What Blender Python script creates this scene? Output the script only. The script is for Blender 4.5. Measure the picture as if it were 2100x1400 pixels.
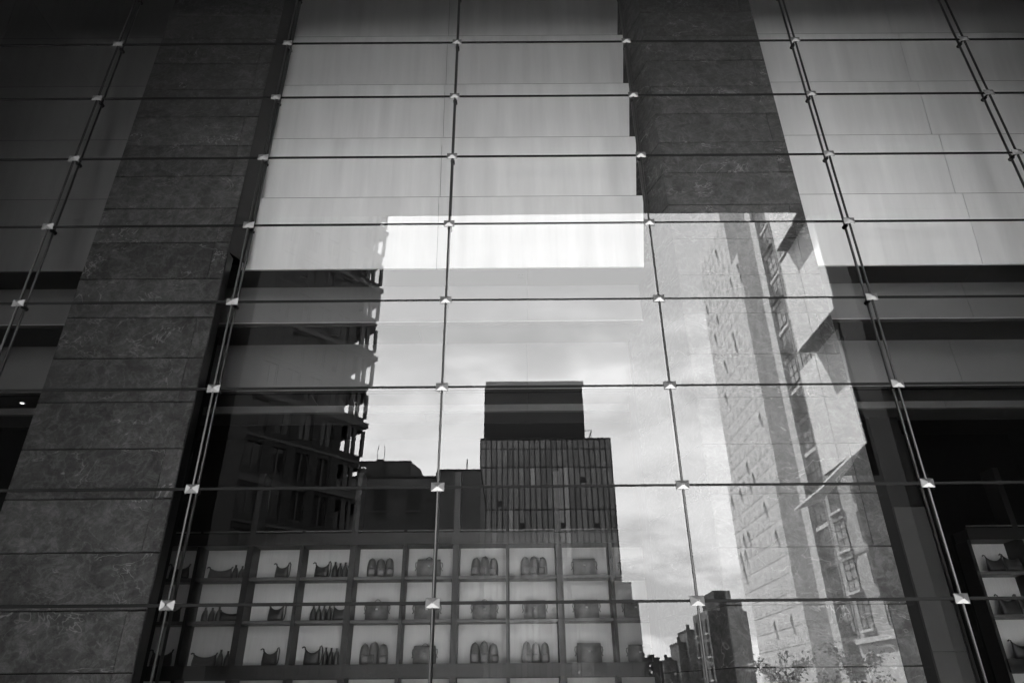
import bpy, math, random
from mathutils import Vector, Matrix
R_ = math.radians
sc = bpy.context.scene
for o in list(bpy.data.objects):
    bpy.data.objects.remove(o)
rnd = random.Random(11)

# ------------------------------------------------------------------ camera
cam_d = bpy.data.cameras.new("camera")
cam = bpy.data.objects.new("camera", cam_d)
sc.collection.objects.link(cam)
cam_d.sensor_width = 36.0
cam_d.sensor_fit = 'HORIZONTAL'
cam_d.lens = 24.0
cam_d.clip_start = 0.05
cam_d.clip_end = 3000
YAW, PITCH, ROLL = 0.00311035, 0.48674833, -0.009049
fw = Vector((math.sin(YAW) * math.cos(PITCH), math.cos(YAW) * math.cos(PITCH), math.sin(PITCH)))
r0 = Vector((math.cos(YAW), -math.sin(YAW), 0))
u0 = r0.cross(fw)
rt = r0 * math.cos(ROLL) + u0 * math.sin(ROLL)
up = u0 * math.cos(ROLL) - r0 * math.sin(ROLL)
m = Matrix((rt, up, -fw)).transposed().to_4x4()
m.translation = Vector((0, -8.2175, 1.6))
cam.matrix_world = m
sc.camera = cam

# ------------------------------------------------------------------ sun, sky, exposure
SUN_EL = R_(62)
SUN_AZ = R_(-142)         # compass angle from +Y, clockwise: the sun stands behind the camera
to_sun = Vector((math.cos(SUN_EL) * math.sin(SUN_AZ), math.cos(SUN_EL) * math.cos(SUN_AZ), math.sin(SUN_EL)))
sun_d = bpy.data.lights.new("sun", 'SUN')
sun_d.energy = 5.0
sun_d.angle = R_(0.6)
sun_d.color = (1.0, 0.995, 0.985)
sun = bpy.data.objects.new("sun", sun_d)
sun.rotation_euler = to_sun.to_track_quat('Z', 'Y').to_euler()
sc.collection.objects.link(sun)

world = bpy.data.worlds.new("World")
sc.world = world
world.use_nodes = True
wn, wl = world.node_tree.nodes, world.node_tree.links
wn.clear()
w_out = wn.new('ShaderNodeOutputWorld')
w_bg = wn.new('ShaderNodeBackground')
w_bg.inputs['Strength'].default_value = 0.075
sky = wn.new('ShaderNodeTexSky')
sky.sky_type = 'NISHITA'
sky.sun_disc = False
sky.sun_elevation = SUN_EL
sky.sun_rotation = SUN_AZ
sky.air_density = 1.3
sky.dust_density = 2.0
w_bw = wn.new('ShaderNodeRGBToBW')
wl.new(sky.outputs[0], w_bw.inputs[0])
# clouds: the view direction laid on a flat layer high above the town
tc = wn.new('ShaderNodeTexCoord')
sep = wn.new('ShaderNodeSeparateXYZ')
wl.new(tc.outputs['Generated'], sep.inputs[0])
def wmath(op, a, b=None, c=None):
    n = wn.new('ShaderNodeMath'); n.operation = op
    for i, v in enumerate((a, b, c)):
        if v is None: continue
        if isinstance(v, (int, float)): n.inputs[i].default_value = v
        else: wl.new(v, n.inputs[i])
    return n.outputs[0]
zc = wmath('ADD', wmath('MAXIMUM', sep.outputs[2], 0.0), 0.22)
comb = wn.new('ShaderNodeCombineXYZ')
wl.new(wmath('DIVIDE', sep.outputs[0], zc), comb.inputs[0])
wl.new(wmath('DIVIDE', sep.outputs[1], zc), comb.inputs[1])
def wnoise(scale, detail, rough, dist, off):
    mp = wn.new('ShaderNodeMapping'); mp.inputs['Location'].default_value = off
    wl.new(comb.outputs[0], mp.inputs[0])
    n = wn.new('ShaderNodeTexNoise')
    n.inputs['Scale'].default_value = scale; n.inputs['Detail'].default_value = detail
    n.inputs['Roughness'].default_value = rough; n.inputs['Distortion'].default_value = dist
    wl.new(mp.outputs[0], n.inputs['Vector'])
    return n.outputs[0]
def wrange(v, a, b, c, d):
    n = wn.new('ShaderNodeMapRange'); n.interpolation_type = 'SMOOTHSTEP'
    wl.new(v, n.inputs[0])
    for i, q in enumerate((a, b, c, d)): n.inputs[1 + i].default_value = q
    return n.outputs[0]
big = wnoise(1.15, 7, 0.53, 0.35, (8.3, 3.17, 0))
fine = wnoise(4.2, 6, 0.6, 0.5, (7.3, 2.2, 0))
cmask = wrange(wmath('ADD', big, wmath('MULTIPLY', wmath('SUBTRACT', fine, 0.5), 0.22)), 0.42, 0.60, 0.0, 1.0)
cval = wmath('ADD', 9.0, wmath('MULTIPLY', wmath('SUBTRACT', fine, 0.5), 5.0))
# a thin veil of high cloud evens the clear sky out
veil = wmath('ADD', wmath('MULTIPLY', w_bw.outputs[0], 0.13), 5.0)
mixv = wn.new('ShaderNodeMix')
mixv.data_type = 'FLOAT'
wl.new(cmask, mixv.inputs[0]); wl.new(veil, mixv.inputs[2]); wl.new(cval, mixv.inputs[3])
wl.new(mixv.outputs[0], w_bg.inputs['Color'])
wl.new(w_bg.outputs[0], w_out.inputs[0])

vs = sc.view_settings
sc.display_settings.display_device = 'sRGB'
vs.view_transform = 'Standard'
vs.look = 'None'
vs.exposure = 3.53
vs.gamma = 1.0
vs.use_curve_mapping = False
sc.cycles.max_bounces = 8
sc.cycles.diffuse_bounces = 3
sc.cycles.glossy_bounces = 3
sc.cycles.transparent_max_bounces = 16
sc.cycles.use_denoising = True
sc.cycles.sample_clamp_indirect = 6.0

# ------------------------------------------------------------------ materials
MATS = {}
def mat(name, v, rough=0.6, metal=0.0, spec=0.5, var=0.0, vscale=3.0, stretch=(1, 1, 1), bump=0.0, bscale=40.0, per_obj=0.0):
    """grey procedural surface: value v, low contrast mottling, fine relief, and a small difference from piece to piece"""
    mt = bpy.data.materials.new(name); mt.use_nodes = True
    nt = mt.node_tree; n, l = nt.nodes, nt.links
    b = n['Principled BSDF']
    b.inputs['Roughness'].default_value = rough
    b.inputs['Metallic'].default_value = metal
    b.inputs['Specular IOR Level'].default_value = spec
    b.inputs['Base Color'].default_value = (v, v, v, 1)
    t = n.new('ShaderNodeTexCoord'); oi = n.new('ShaderNodeObjectInfo')
    mp = n.new('ShaderNodeMapping'); mp.inputs['Scale'].default_value = stretch
    add = n.new('ShaderNodeVectorMath'); add.operation = 'ADD'
    sc_ = n.new('ShaderNodeVectorMath'); sc_.operation = 'SCALE'; sc_.inputs[0].default_value = (37, 53, 29)
    l.new(oi.outputs['Random'], sc_.inputs['Scale'])
    l.new(t.outputs['Object'], mp.inputs[0]); l.new(mp.outputs[0], add.inputs[0]); l.new(sc_.outputs[0], add.inputs[1])
    if var or per_obj:
        ns = n.new('ShaderNodeTexNoise'); ns.inputs['Scale'].default_value = vscale; ns.inputs['Detail'].default_value = 6
        ns.inputs['Roughness'].default_value = 0.6
        l.new(add.outputs[0], ns.inputs['Vector'])
        mr = n.new('ShaderNodeMapRange')
        mr.inputs[1].default_value = 0.3; mr.inputs[2].default_value = 0.7
        mr.inputs[3].default_value = v * (1 - var); mr.inputs[4].default_value = v * (1 + var)
        l.new(ns.outputs[0], mr.inputs[0])
        m2 = n.new('ShaderNodeMath'); m2.operation = 'MULTIPLY_ADD'
        m2.inputs[1].default_value = 2 * per_obj; m2.inputs[2].default_value = 1 - per_obj
        l.new(oi.outputs['Random'], m2.inputs[0])
        m3 = n.new('ShaderNodeMath'); m3.operation = 'MULTIPLY'
        l.new(mr.outputs[0], m3.inputs[0]); l.new(m2.outputs[0], m3.inputs[1])
        l.new(m3.outputs[0], b.inputs['Base Color'])
    if bump:
        nb = n.new('ShaderNodeTexNoise'); nb.inputs['Scale'].default_value = bscale; nb.inputs['Detail'].default_value = 5
        l.new(add.outputs[0], nb.inputs['Vector'])
        bp = n.new('ShaderNodeBump'); bp.inputs['Strength'].default_value = bump; bp.inputs['Distance'].default_value = 0.01
        l.new(nb.outputs[0], bp.inputs['Height']); l.new(bp.outputs[0], b.inputs['Normal'])
    MATS[name] = mt
    return mt

def stone_material():
    mt = bpy.data.materials.new("veined_slate"); mt.use_nodes = True
    n, l = mt.node_tree.nodes, mt.node_tree.links
    b = n['Principled BSDF']; b.inputs['Roughness'].default_value = 0.55; b.inputs['Specular IOR Level'].default_value = 0.3
    t = n.new('ShaderNodeTexCoord'); oi = n.new('ShaderNodeObjectInfo')
    sc_ = n.new('ShaderNodeVectorMath'); sc_.operation = 'SCALE'; sc_.inputs[0].default_value = (61, 17, 43)
    l.new(oi.outputs['Random'], sc_.inputs['Scale'])
    add = n.new('ShaderNodeVectorMath'); add.operation = 'ADD'
    l.new(t.outputs['Object'], add.inputs[0]); l.new(sc_.outputs[0], add.inputs[1])
    def M(op, a, b_=None, c=None):
        q = n.new('ShaderNodeMath'); q.operation = op
        for i, v in enumerate((a, b_, c)):
            if v is None: continue
            if isinstance(v, (int, float)): q.inputs[i].default_value = v
            else: l.new(v, q.inputs[i])
        return q.outputs[0]
    def N(scale, detail, rough, dist, stretch=(1, 1, 1), rot=(0, 0, 0)):
        mp = n.new('ShaderNodeMapping'); mp.inputs['Scale'].default_value = stretch; mp.inputs['Rotation'].default_value = rot
        l.new(add.outputs[0], mp.inputs[0])
        q = n.new('ShaderNodeTexNoise'); q.inputs['Scale'].default_value = scale; q.inputs['Detail'].default_value = detail
        q.inputs['Roughness'].default_value = rough; q.inputs['Distortion'].default_value = dist
        l.new(mp.outputs[0], q.inputs['Vector']); return q.outputs[0]
    def ridge(v, w):      # 1 on the line v = 0.5, 0 beyond width w
        d = M('DIVIDE', M('ABSOLUTE', M('SUBTRACT', v, 0.5)), w)
        return M('MAXIMUM', M('SUBTRACT', 1.0, d), 0.0)
    mott = N(4.0, 9, 0.72, 0.5)
    cloud = N(1.1, 3, 0.5, 0.3)
    crump = ridge(N(3.4, 5, 0.60, 0.7, (1, 1, 1.25), (0, 0.5, 0)), 0.050)
    crump2 = ridge(N(8.0, 4, 0.60, 0.8, (1, 1, 1.1), (0, -0.4, 0)), 0.055)
    vein = ridge(N(1.5, 4, 0.60, 0.7, (1, 1, 1.6), (0, 0.8, 0)), 0.010)
    vmask = M('MULTIPLY', M('MAXIMUM', M('SUBTRACT', N(1.3, 3, 0.5, 0.0), 0.47), 0.0), 7.0)
    spots = M('MULTIPLY', M('MAXIMUM', M('SUBTRACT', N(5.0, 5, 0.65, 0.8), 0.655), 0.0), 7.0)
    tone = M('MULTIPLY_ADD', oi.outputs['Random'], 0.022, 0.037)
    mr = n.new('ShaderNodeMapRange'); l.new(mott, mr.inputs[0])
    mr.inputs[1].default_value = 0.34; mr.inputs[2].default_value = 0.66; mr.inputs[3].default_value = 0.5; mr.inputs[4].default_value = 1.5
    base = M('MULTIPLY', tone, M('MULTIPLY', mr.outputs[0], M('MULTIPLY_ADD', cloud, 0.7, 0.65)))
    base = M('ADD', base, M('MULTIPLY', M('MULTIPLY', crump, mott), 0.062))
    base = M('ADD', base, M('MULTIPLY', M('MULTIPLY', crump2, cloud), 0.034))
    base = M('ADD', base, M('MULTIPLY', M('MULTIPLY', vein, M('MINIMUM', vmask, 1.0)), 0.16))
    base = M('ADD', base, M('MULTIPLY', M('MINIMUM', spots, 1.0), 0.12))
    l.new(base, b.inputs['Base Color'])
    bp = n.new('ShaderNodeBump'); bp.inputs['Strength'].default_value = 0.35; bp.inputs['Distance'].default_value = 0.006
    l.new(M('ADD', mott, M('MULTIPLY', crump, 0.3)), bp.inputs['Height']); l.new(bp.outputs[0], b.inputs['Normal'])
    MATS["stone"] = mt
    return mt

def glass_material():
    """coated facade glass: the front face mirrors part of the light and lets the rest straight through"""
    mt = bpy.data.materials.new("coated_glass"); mt.use_nodes = True
    n, l = mt.node_tree.nodes, mt.node_tree.links
    n.clear()
    out = n.new('ShaderNodeOutputMaterial'); mix = n.new('ShaderNodeMixShader')
    tr = n.new('ShaderNodeBsdfTransparent'); tr.inputs[0].default_value = (0.97, 0.97, 0.97, 1)
    gl = n.new('ShaderNodeBsdfGlossy'); gl.inputs['Roughness'].default_value = 0.0; gl.inputs[0].default_value = (1, 1, 1, 1)
    fr = n.new('ShaderNodeFresnel'); fr.inputs[0].default_value = 1.87
    t = n.new('ShaderNodeTexCoord'); oi = n.new('ShaderNodeObjectInfo')
    sc_ = n.new('ShaderNodeVectorMath'); sc_.operation = 'SCALE'; sc_.inputs[0].default_value = (19, 31, 23)
    l.new(oi.outputs['Random'], sc_.inputs['Scale'])
    add = n.new('ShaderNodeVectorMath'); add.operation = 'ADD'
    l.new(t.outputs['Object'], add.inputs[0]); l.new(sc_.outputs[0], add.inputs[1])
    ns = n.new('ShaderNodeTexNoise'); ns.inputs['Scale'].default_value = 0.9; ns.inputs['Detail'].default_value = 1.0
    l.new(add.outputs[0], ns.inputs['Vector'])
    bp = n.new('ShaderNodeBump'); bp.inputs['Strength'].default_value = 1.0; bp.inputs['Distance'].default_value = 0.0005
    l.new(ns.outputs[0], bp.inputs['Height']); l.new(bp.outputs[0], gl.inputs['Normal'])
    l.new(fr.outputs[0], mix.inputs[0]); l.new(tr.outputs[0], mix.inputs[1]); l.new(gl.outputs[0], mix.inputs[2])
    l.new(mix.outputs[0], out.inputs[0])
    MATS["glass"] = mt
    # the edges and the inner face pass light without a second image
    m2 = bpy.data.materials.new("glass_inner_face"); m2.use_nodes = True
    n2, l2 = m2.node_tree.nodes, m2.node_tree.links; n2.clear()
    o2 = n2.new('ShaderNodeOutputMaterial'); t2 = n2.new('ShaderNodeBsdfTransparent'); t2.inputs[0].default_value = (0.97, 0.97, 0.97, 1)
    l2.new(t2.outputs[0], o2.inputs[0])
    MATS["glass_inner"] = m2

def window_material(name, v, rough, wav, wscale=0.35, per_obj=0.0, spec=0.5):
    """dark window glass with a slightly wavy mirror surface"""
    mt = mat(name, v, rough, 0, spec, 0.25, 0.6, per_obj=per_obj)
    n, l = mt.node_tree.nodes, mt.node_tree.links
    b = n['Principled BSDF']
    t = n.new('ShaderNodeTexCoord')
    g = n.new('ShaderNodeNewGeometry')
    ns = n.new('ShaderNodeTexNoise'); ns.inputs['Scale'].default_value = wscale; ns.inputs['Detail'].default_value = 2
    l.new(g.outputs['Position'], ns.inputs['Vector'])
    bp = n.new('ShaderNodeBump'); bp.inputs['Strength'].default_value = 1.0; bp.inputs['Distance'].default_value = wav
    l.new(ns.outputs[0], bp.inputs['Height']); l.new(bp.outputs[0], b.inputs['Normal'])
    return mt

stone_material(); glass_material()
mat("steel", 0.15, 0.40, 0.8, bump=0.05, bscale=200, var=0.08, vscale=20)
mat("steel_dark", 0.05, 0.35, 0.9, var=0.1)
mat("rod_steel", 0.10, 0.32, 0.9, var=0.1, vscale=8)
mat("cover_steel", 0.035, 0.4, 0.8, var=0.1, vscale=8)
mat("silicone", 0.004, 0.6, 0, 0.1, var=0.2, vscale=10)
mat("joint_cap", 0.05, 0.4, 0.3, 0.4, var=0.2, vscale=10)
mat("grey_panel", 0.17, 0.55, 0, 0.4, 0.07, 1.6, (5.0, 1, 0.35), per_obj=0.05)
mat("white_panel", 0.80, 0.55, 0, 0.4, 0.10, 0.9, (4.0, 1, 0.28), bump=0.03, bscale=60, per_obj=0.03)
mat("plaster_light", 0.36, 0.7, 0, 0.3, 0.06, 1.2, (3, 1, 1))
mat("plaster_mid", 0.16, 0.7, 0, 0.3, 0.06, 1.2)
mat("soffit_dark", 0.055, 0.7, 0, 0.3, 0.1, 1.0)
mat("interior_dark", 0.006, 0.8, 0, 0.2, 0.2, 1.0)
mat("shelf_frame", 0.010, 0.45, 0.2, 0.4, 0.15, 4)
mat("shelf_board", 0.055, 0.5, 0, 0.4, 0.1, 6, (1, 8, 1))
mat("shelf_back", 0.36, 0.6, 0, 0.3, 0.05, 4, (6, 1, .5), per_obj=0.05)
mat("grey_post", 0.028, 0.6, 0, 0.3, 0.08, 3)
mat("leather_dark", 0.018, 0.5, 0, 0.4, 0.35, 18, bump=0.25, bscale=120, per_obj=0.3)
mat("leather_mid", 0.075, 0.5, 0, 0.4, 0.3, 14, bump=0.25, bscale=120, per_obj=0.35)
mat("brass", 0.5, 0.3, 1.0)
mat("canopy", 0.012, 0.6, 0, 0.3, 0.15, 1)
mat("asphalt", 0.055, 0.9, 0, 0.2, 0.25, 2, bump=0.3, bscale=30)
mat("paving", 0.48, 0.85, 0, 0.2, 0.15, 2, bump=0.2, bscale=20)
mat("floor_dark", 0.035, 0.4, 0, 0.4, 0.15, 2)
mat("dark_brick", 0.007, 0.8, 0, 0.25, 0.25, 0.8, bump=0.3, bscale=8, per_obj=0.15)
mat("dark_metal_frame", 0.012, 0.5, 0.0, 0.4, 0.1, 1)
window_material("dark_window", 0.010, 0.05, 0.004, per_obj=0.4, spec=0.22)
mat("grey_render", 0.055, 0.85, 0, 0.2, 0.45, 0.25, bump=0.2, bscale=3)
mat("grey_render_light", 0.10, 0.85, 0, 0.2, 0.3, 0.3, bump=0.2, bscale=3)
window_material("tower_glass", 0.085, 0.03, 0.05, 0.16, per_obj=0.5, spec=0.8)
window_material("tower_glass_painted_glare", 0.19, 0.05, 0.05, 0.16, per_obj=0.5, spec=0.8)  # paler base colour stands in for the bright street mirrored in the panels
mat("tower_mullion", 0.010, 0.5, 0, 0.3)
mat("tower_louver", 0.014, 0.6, 0, 0.3, 0.2, 0.5)
mat("pale_concrete", 0.44, 0.8, 0, 0.2, 0.07, 0.3, bump=0.1, bscale=2, per_obj=0.02)
window_material("pale_window", 0.41, 0.12, 0.01, per_obj=0.12)
mat("pale_frame", 0.26, 0.6, 0, 0.3, 0.1, 1)
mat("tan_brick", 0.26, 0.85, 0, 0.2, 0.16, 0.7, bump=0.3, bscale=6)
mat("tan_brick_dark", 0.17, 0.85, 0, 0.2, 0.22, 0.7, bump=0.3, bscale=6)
mat("limestone", 0.40, 0.8, 0, 0.2, 0.12, 1)
mat("sash", 0.030, 0.5, 0, 0.4, 0.1, 2)
window_material("sash_glass", 0.17, 0.06, 0.01, per_obj=0.6)
mat("pale_cladding", 0.56, 0.45, 0, 0.4, 0.05, 0.4, per_obj=0.03)
mat("cladding_joint", 0.07, 0.6)
mat("black_cladding", 0.007, 0.6, 0, 0.1, 0.2, 0.4)
mat("far_brick", 0.09, 0.85, 0, 0.2, 0.3, 0.3)
mat("far_dark", 0.035, 0.85, 0, 0.2, 0.3, 0.3)
mat("bark", 0.06, 0.9, 0, 0.2, 0.3, 8)
mat("leaf", 0.03, 0.5, 0, 0.4, 0.4, 2, per_obj=0.1)
mat("lamp_body", 0.03, 0.5, 0.4)
def emit_mat(name, s):
    mt = bpy.data.materials.new(name); mt.use_nodes = True
    b = mt.node_tree.nodes['Principled BSDF']
    b.inputs['Emission Color'].default_value = (1, 1, 1, 1); b.inputs['Emission Strength'].default_value = s
    MATS[name] = mt
emit_mat("lamp_glow", 0.35)

# ------------------------------------------------------------------ builders
COL = sc.collection
class MB:
    """collects polygons, then links them as ONE mesh object"""
    def __init__(s): s.v, s.f, s.mi = [], [], []
    def poly(s, pts, faces, mi=0):
        b = len(s.v); s.v += [tuple(p) for p in pts]
        for f in faces: s.f.append([b + i for i in f]); s.mi.append(mi)
        return s
    def box(s, x0, x1, y0, y1, z0, z1, mi=0):
        p = [(x0, y0, z0), (x1, y0, z0), (x1, y1, z0), (x0, y1, z0), (x0, y0, z1), (x1, y0, z1), (x1, y1, z1), (x0, y1, z1)]
        return s.poly(p, [(0, 3, 2, 1), (4, 5, 6, 7), (0, 1, 5, 4), (1, 2, 6, 5), (2, 3, 7, 6), (3, 0, 4, 7)], mi)
    def bbox(s, x0, x1, y0, y1, z0, z1, c):
        """box with chamfered edges on the face turned to the street (-Y)"""
        p = [(x0, y0 + c, z0), (x1, y0 + c, z0), (x1, y1, z0), (x0, y1, z0), (x0, y0 + c, z1), (x1, y0 + c, z1), (x1, y1, z1), (x0, y1, z1),
             (x0 + c, y0, z0 + c), (x1 - c, y0, z0 + c), (x1 - c, y0, z1 - c), (x0 + c, y0, z1 - c)]
        return s.poly(p, [(0, 3, 2, 1), (4, 5, 6, 7), (1, 2, 6, 5), (2, 3, 7, 6), (3, 0, 4, 7), (8, 9, 10, 11), (0, 1, 9, 8), (1, 5, 10, 9), (5, 4, 11, 10), (4, 0, 8, 11)])
    def prism(s, pts, z0, z1, mi=0):
        """pts anticlockwise in plan"""
        k = len(pts)
        p = [(x, y, z0) for x, y in pts] + [(x, y, z1) for x, y in pts]
        return s.poly(p, [tuple(range(k - 1, -1, -1)), tuple(range(k, 2 * k))] + [(i, (i + 1) % k, (i + 1) % k + k, i + k) for i in range(k)], mi)
    def tube(s, path, r, seg=8, closed=False):
        path = [Vector(p) for p in path]
        k = len(path); b = len(s.v); ref = None
        rr = r if isinstance(r, (list, tuple)) else [r] * k
        for i, p in enumerate(path):
            d = (path[min(i + 1, k - 1)] - path[max(i - 1, 0)]).normalized()
            if ref is None:
                ref = d.orthogonal().normalized()
            ref = (ref - d * ref.dot(d)).normalized()
            q = d.cross(ref)
            for j in range(seg):
                a = 2 * math.pi * j / seg
                s.v.append(tuple(p + (ref * math.cos(a) + q * math.sin(a)) * rr[i]))
        for i in range(k - 1):
            for j in range(seg):
                j2 = (j + 1) % seg
                s.f.append([b + i * seg + j, b + i * seg + j2, b + (i + 1) * seg + j2, b + (i + 1) * seg + j]); s.mi.append(0)
        s.f.append([b + j for j in range(seg - 1, -1, -1)]); s.mi.append(0)
        s.f.append([b + (k - 1) * seg + j for j in range(seg)]); s.mi.append(0)
        return s
    def loft(s, rings):
        """closed rings of equal length, capped at both ends"""
        b = len(s.v); k = len(rings[0])
        for r in rings: s.v += [tuple(p) for p in r]
        for i in range(len(rings) - 1):
            for j in range(k):
                j2 = (j + 1) % k
                s.f.append([b + i * k + j, b + i * k + j2, b + (i + 1) * k + j2, b + (i + 1) * k + j]); s.mi.append(0)
        s.f.append([b + j for j in range(k - 1, -1, -1)]); s.mi.append(0)
        e = b + (len(rings) - 1) * k
        s.f.append([e + j for j in range(k)]); s.mi.append(0)
        return s
    def mesh(s, name, mats, smooth=False):
        me = bpy.data.meshes.new(name)
        me.from_pydata(s.v, [], s.f)
        for mm in (mats if isinstance(mats, (list, tuple)) else [mats]): me.materials.append(MATS[mm])
        for p, i in zip(me.polygons, s.mi): p.material_index = i
        if smooth:
            for p in me.polygons: p.use_smooth = True
        me.update()
        return me
    def build(s, name, mats, parent=None, loc=(0, 0, 0), smooth=False):
        return put(name, s.mesh(name, mats, smooth), parent, loc)
def put(name, me, parent=None, loc=(0, 0, 0), rot=(0, 0, 0)):
    o = bpy.data.objects.new(name, me)
    COL.objects.link(o)
    o.location = loc; o.rotation_euler = rot
    if parent is not None: o.parent = parent
    return o
def tag(o, label=None, cat=None, group=None, kind=None):
    for k, v in (('label', label), ('category', cat), ('group', group), ('kind', kind)):
        if v: o[k] = v
    return o
def thing(name, label, cat, loc=(0, 0, 0), group=None, rz=0.0):
    o = bpy.data.objects.new(name, None); COL.objects.link(o)
    o.location = loc; o.rotation_euler = (0, 0, rz)
    o.empty_display_size = 0.2
    return tag(o, label, cat, group)
def copy_tree(o, parent=None, loc=None):
    c = o.copy(); COL.objects.link(c); c.parent = parent
    if loc is not None: c.location = loc
    for ch in list(o.children): copy_tree(ch, c)
    return c
def struct(name, mb, mt, smooth=False):
    return tag(mb.build(name, mt), kind='structure')

# ------------------------------------------------------------------ ground
struct("ground", MB().poly([(-600, -900, -0.13), (600, -900, -0.13), (600, 400, -0.13), (-600, 400, -0.13)], [(0, 1, 2, 3)]), "asphalt")
struct("pavement", MB().box(-30, 23.5, -25, -0.05, -0.12, 0.0), "paving")

# ------------------------------------------------------------------ the shop: shell, ceilings
struct("floor", MB().box(-14, 15.5, 0.1, 12, -0.1, -0.004), "floor_dark")
struct("back_wall", MB().box(-14, 15.5, 12.0, 12.3, -0.1, 15.3), "interior_dark")
struct("side_wall_west", MB().box(-14.3, -14.003, 0.12, 12.3, -0.1, 15.3), "interior_dark")
struct("side_wall_east", MB().box(15.503, 15.8, 0.12, 12.3, -0.1, 15.3), "interior_dark")
struct("shop_front_wall_west", MB().box(-14.3, -9.93, -0.06, 0.09, -0.1, 15.28), "black_cladding")
struct("shop_front_wall_east", MB().box(11.13, 15.8, -0.06, 0.09, -0.1, 15.28), "black_cladding")
# stepped ceiling: each step is a soffit and a drop that faces the street
Z1, Z2, Z3, Z4 = 7.80, 7.11, 6.22, 6.10
ceil = tag(bpy.data.objects.new("ceiling", None), kind='structure'); COL.objects.link(ceil)
MB().box(-14, 15.5, -0.04, 12, 15.3, 15.6).build("ceiling_slab", "interior_dark", ceil)
def boards(name, mt, y0, y1, z0, z1, pitch, start):
    x = start
    while x < 15.5:
        xa, xb = max(x, -14) + .003, min(x + pitch, 15.5) - .003
        if xb - xa > .1: MB().box(xa, xb, y0, y1, z0, z1).build(name, mt, ceil)
        x += pitch
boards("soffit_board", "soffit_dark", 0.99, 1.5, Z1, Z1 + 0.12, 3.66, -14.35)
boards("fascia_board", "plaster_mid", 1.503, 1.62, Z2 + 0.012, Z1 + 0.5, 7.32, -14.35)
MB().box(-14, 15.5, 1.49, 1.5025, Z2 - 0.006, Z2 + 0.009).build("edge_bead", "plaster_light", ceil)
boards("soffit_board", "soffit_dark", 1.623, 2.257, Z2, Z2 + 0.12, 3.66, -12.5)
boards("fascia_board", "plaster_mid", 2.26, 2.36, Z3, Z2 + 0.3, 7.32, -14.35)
MB().box(-14, 15.5, 2.20, 2.256, Z3 - 0.05, Z3 - 0.003).build("slot_shade", "interior_dark", ceil)  # dark bar painted in as the shaded slot below the fascia
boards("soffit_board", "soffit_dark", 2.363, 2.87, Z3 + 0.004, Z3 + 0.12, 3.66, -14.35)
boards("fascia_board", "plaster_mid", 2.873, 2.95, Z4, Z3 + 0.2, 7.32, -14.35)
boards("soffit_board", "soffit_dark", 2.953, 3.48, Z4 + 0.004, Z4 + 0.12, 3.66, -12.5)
MB().box(-14, 15.5, 3.483, 3.6, Z4 + 0.004, 9.0).build("upstand", "interior_dark", ceil)
MB().box(-14, 15.5, 3.603, 12, 8.9, 9.0).build("deck", "interior_dark", ceil)

# ------------------------------------------------------------------ white panelled bulkhead behind the glass
PH = 1.337
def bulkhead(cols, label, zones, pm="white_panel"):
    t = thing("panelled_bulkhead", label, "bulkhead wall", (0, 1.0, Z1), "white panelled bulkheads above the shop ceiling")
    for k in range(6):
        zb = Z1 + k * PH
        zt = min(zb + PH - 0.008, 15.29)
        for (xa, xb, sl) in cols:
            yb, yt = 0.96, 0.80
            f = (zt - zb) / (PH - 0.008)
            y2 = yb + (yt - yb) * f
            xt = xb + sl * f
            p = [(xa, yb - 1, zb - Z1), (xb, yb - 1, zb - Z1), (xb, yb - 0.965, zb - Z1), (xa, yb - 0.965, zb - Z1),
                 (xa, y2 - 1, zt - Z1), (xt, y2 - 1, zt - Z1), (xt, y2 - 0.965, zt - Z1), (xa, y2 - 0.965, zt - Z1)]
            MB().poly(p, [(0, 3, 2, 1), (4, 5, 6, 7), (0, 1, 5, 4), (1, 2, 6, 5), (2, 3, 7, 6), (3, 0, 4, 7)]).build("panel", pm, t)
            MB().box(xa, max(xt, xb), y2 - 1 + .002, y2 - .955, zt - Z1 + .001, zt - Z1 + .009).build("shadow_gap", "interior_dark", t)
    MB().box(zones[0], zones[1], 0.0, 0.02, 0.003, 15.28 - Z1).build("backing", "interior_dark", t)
    return t
bulkhead([(-4.32, -1.184, 0), (-1.176, 2.17, 0.09)], "white panelled bulkhead between the two stone pillars", (-4.6, 2.2))
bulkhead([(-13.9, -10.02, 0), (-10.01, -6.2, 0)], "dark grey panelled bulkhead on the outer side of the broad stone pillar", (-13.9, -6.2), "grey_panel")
bulkhead([(4.0, 7.646, 0), (7.654, 11.5, 0), (11.51, 15.4, 0)], "pale panelled bulkhead beyond the stone pillar that mirrors brick windows", (4.0, 15.4))

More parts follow.
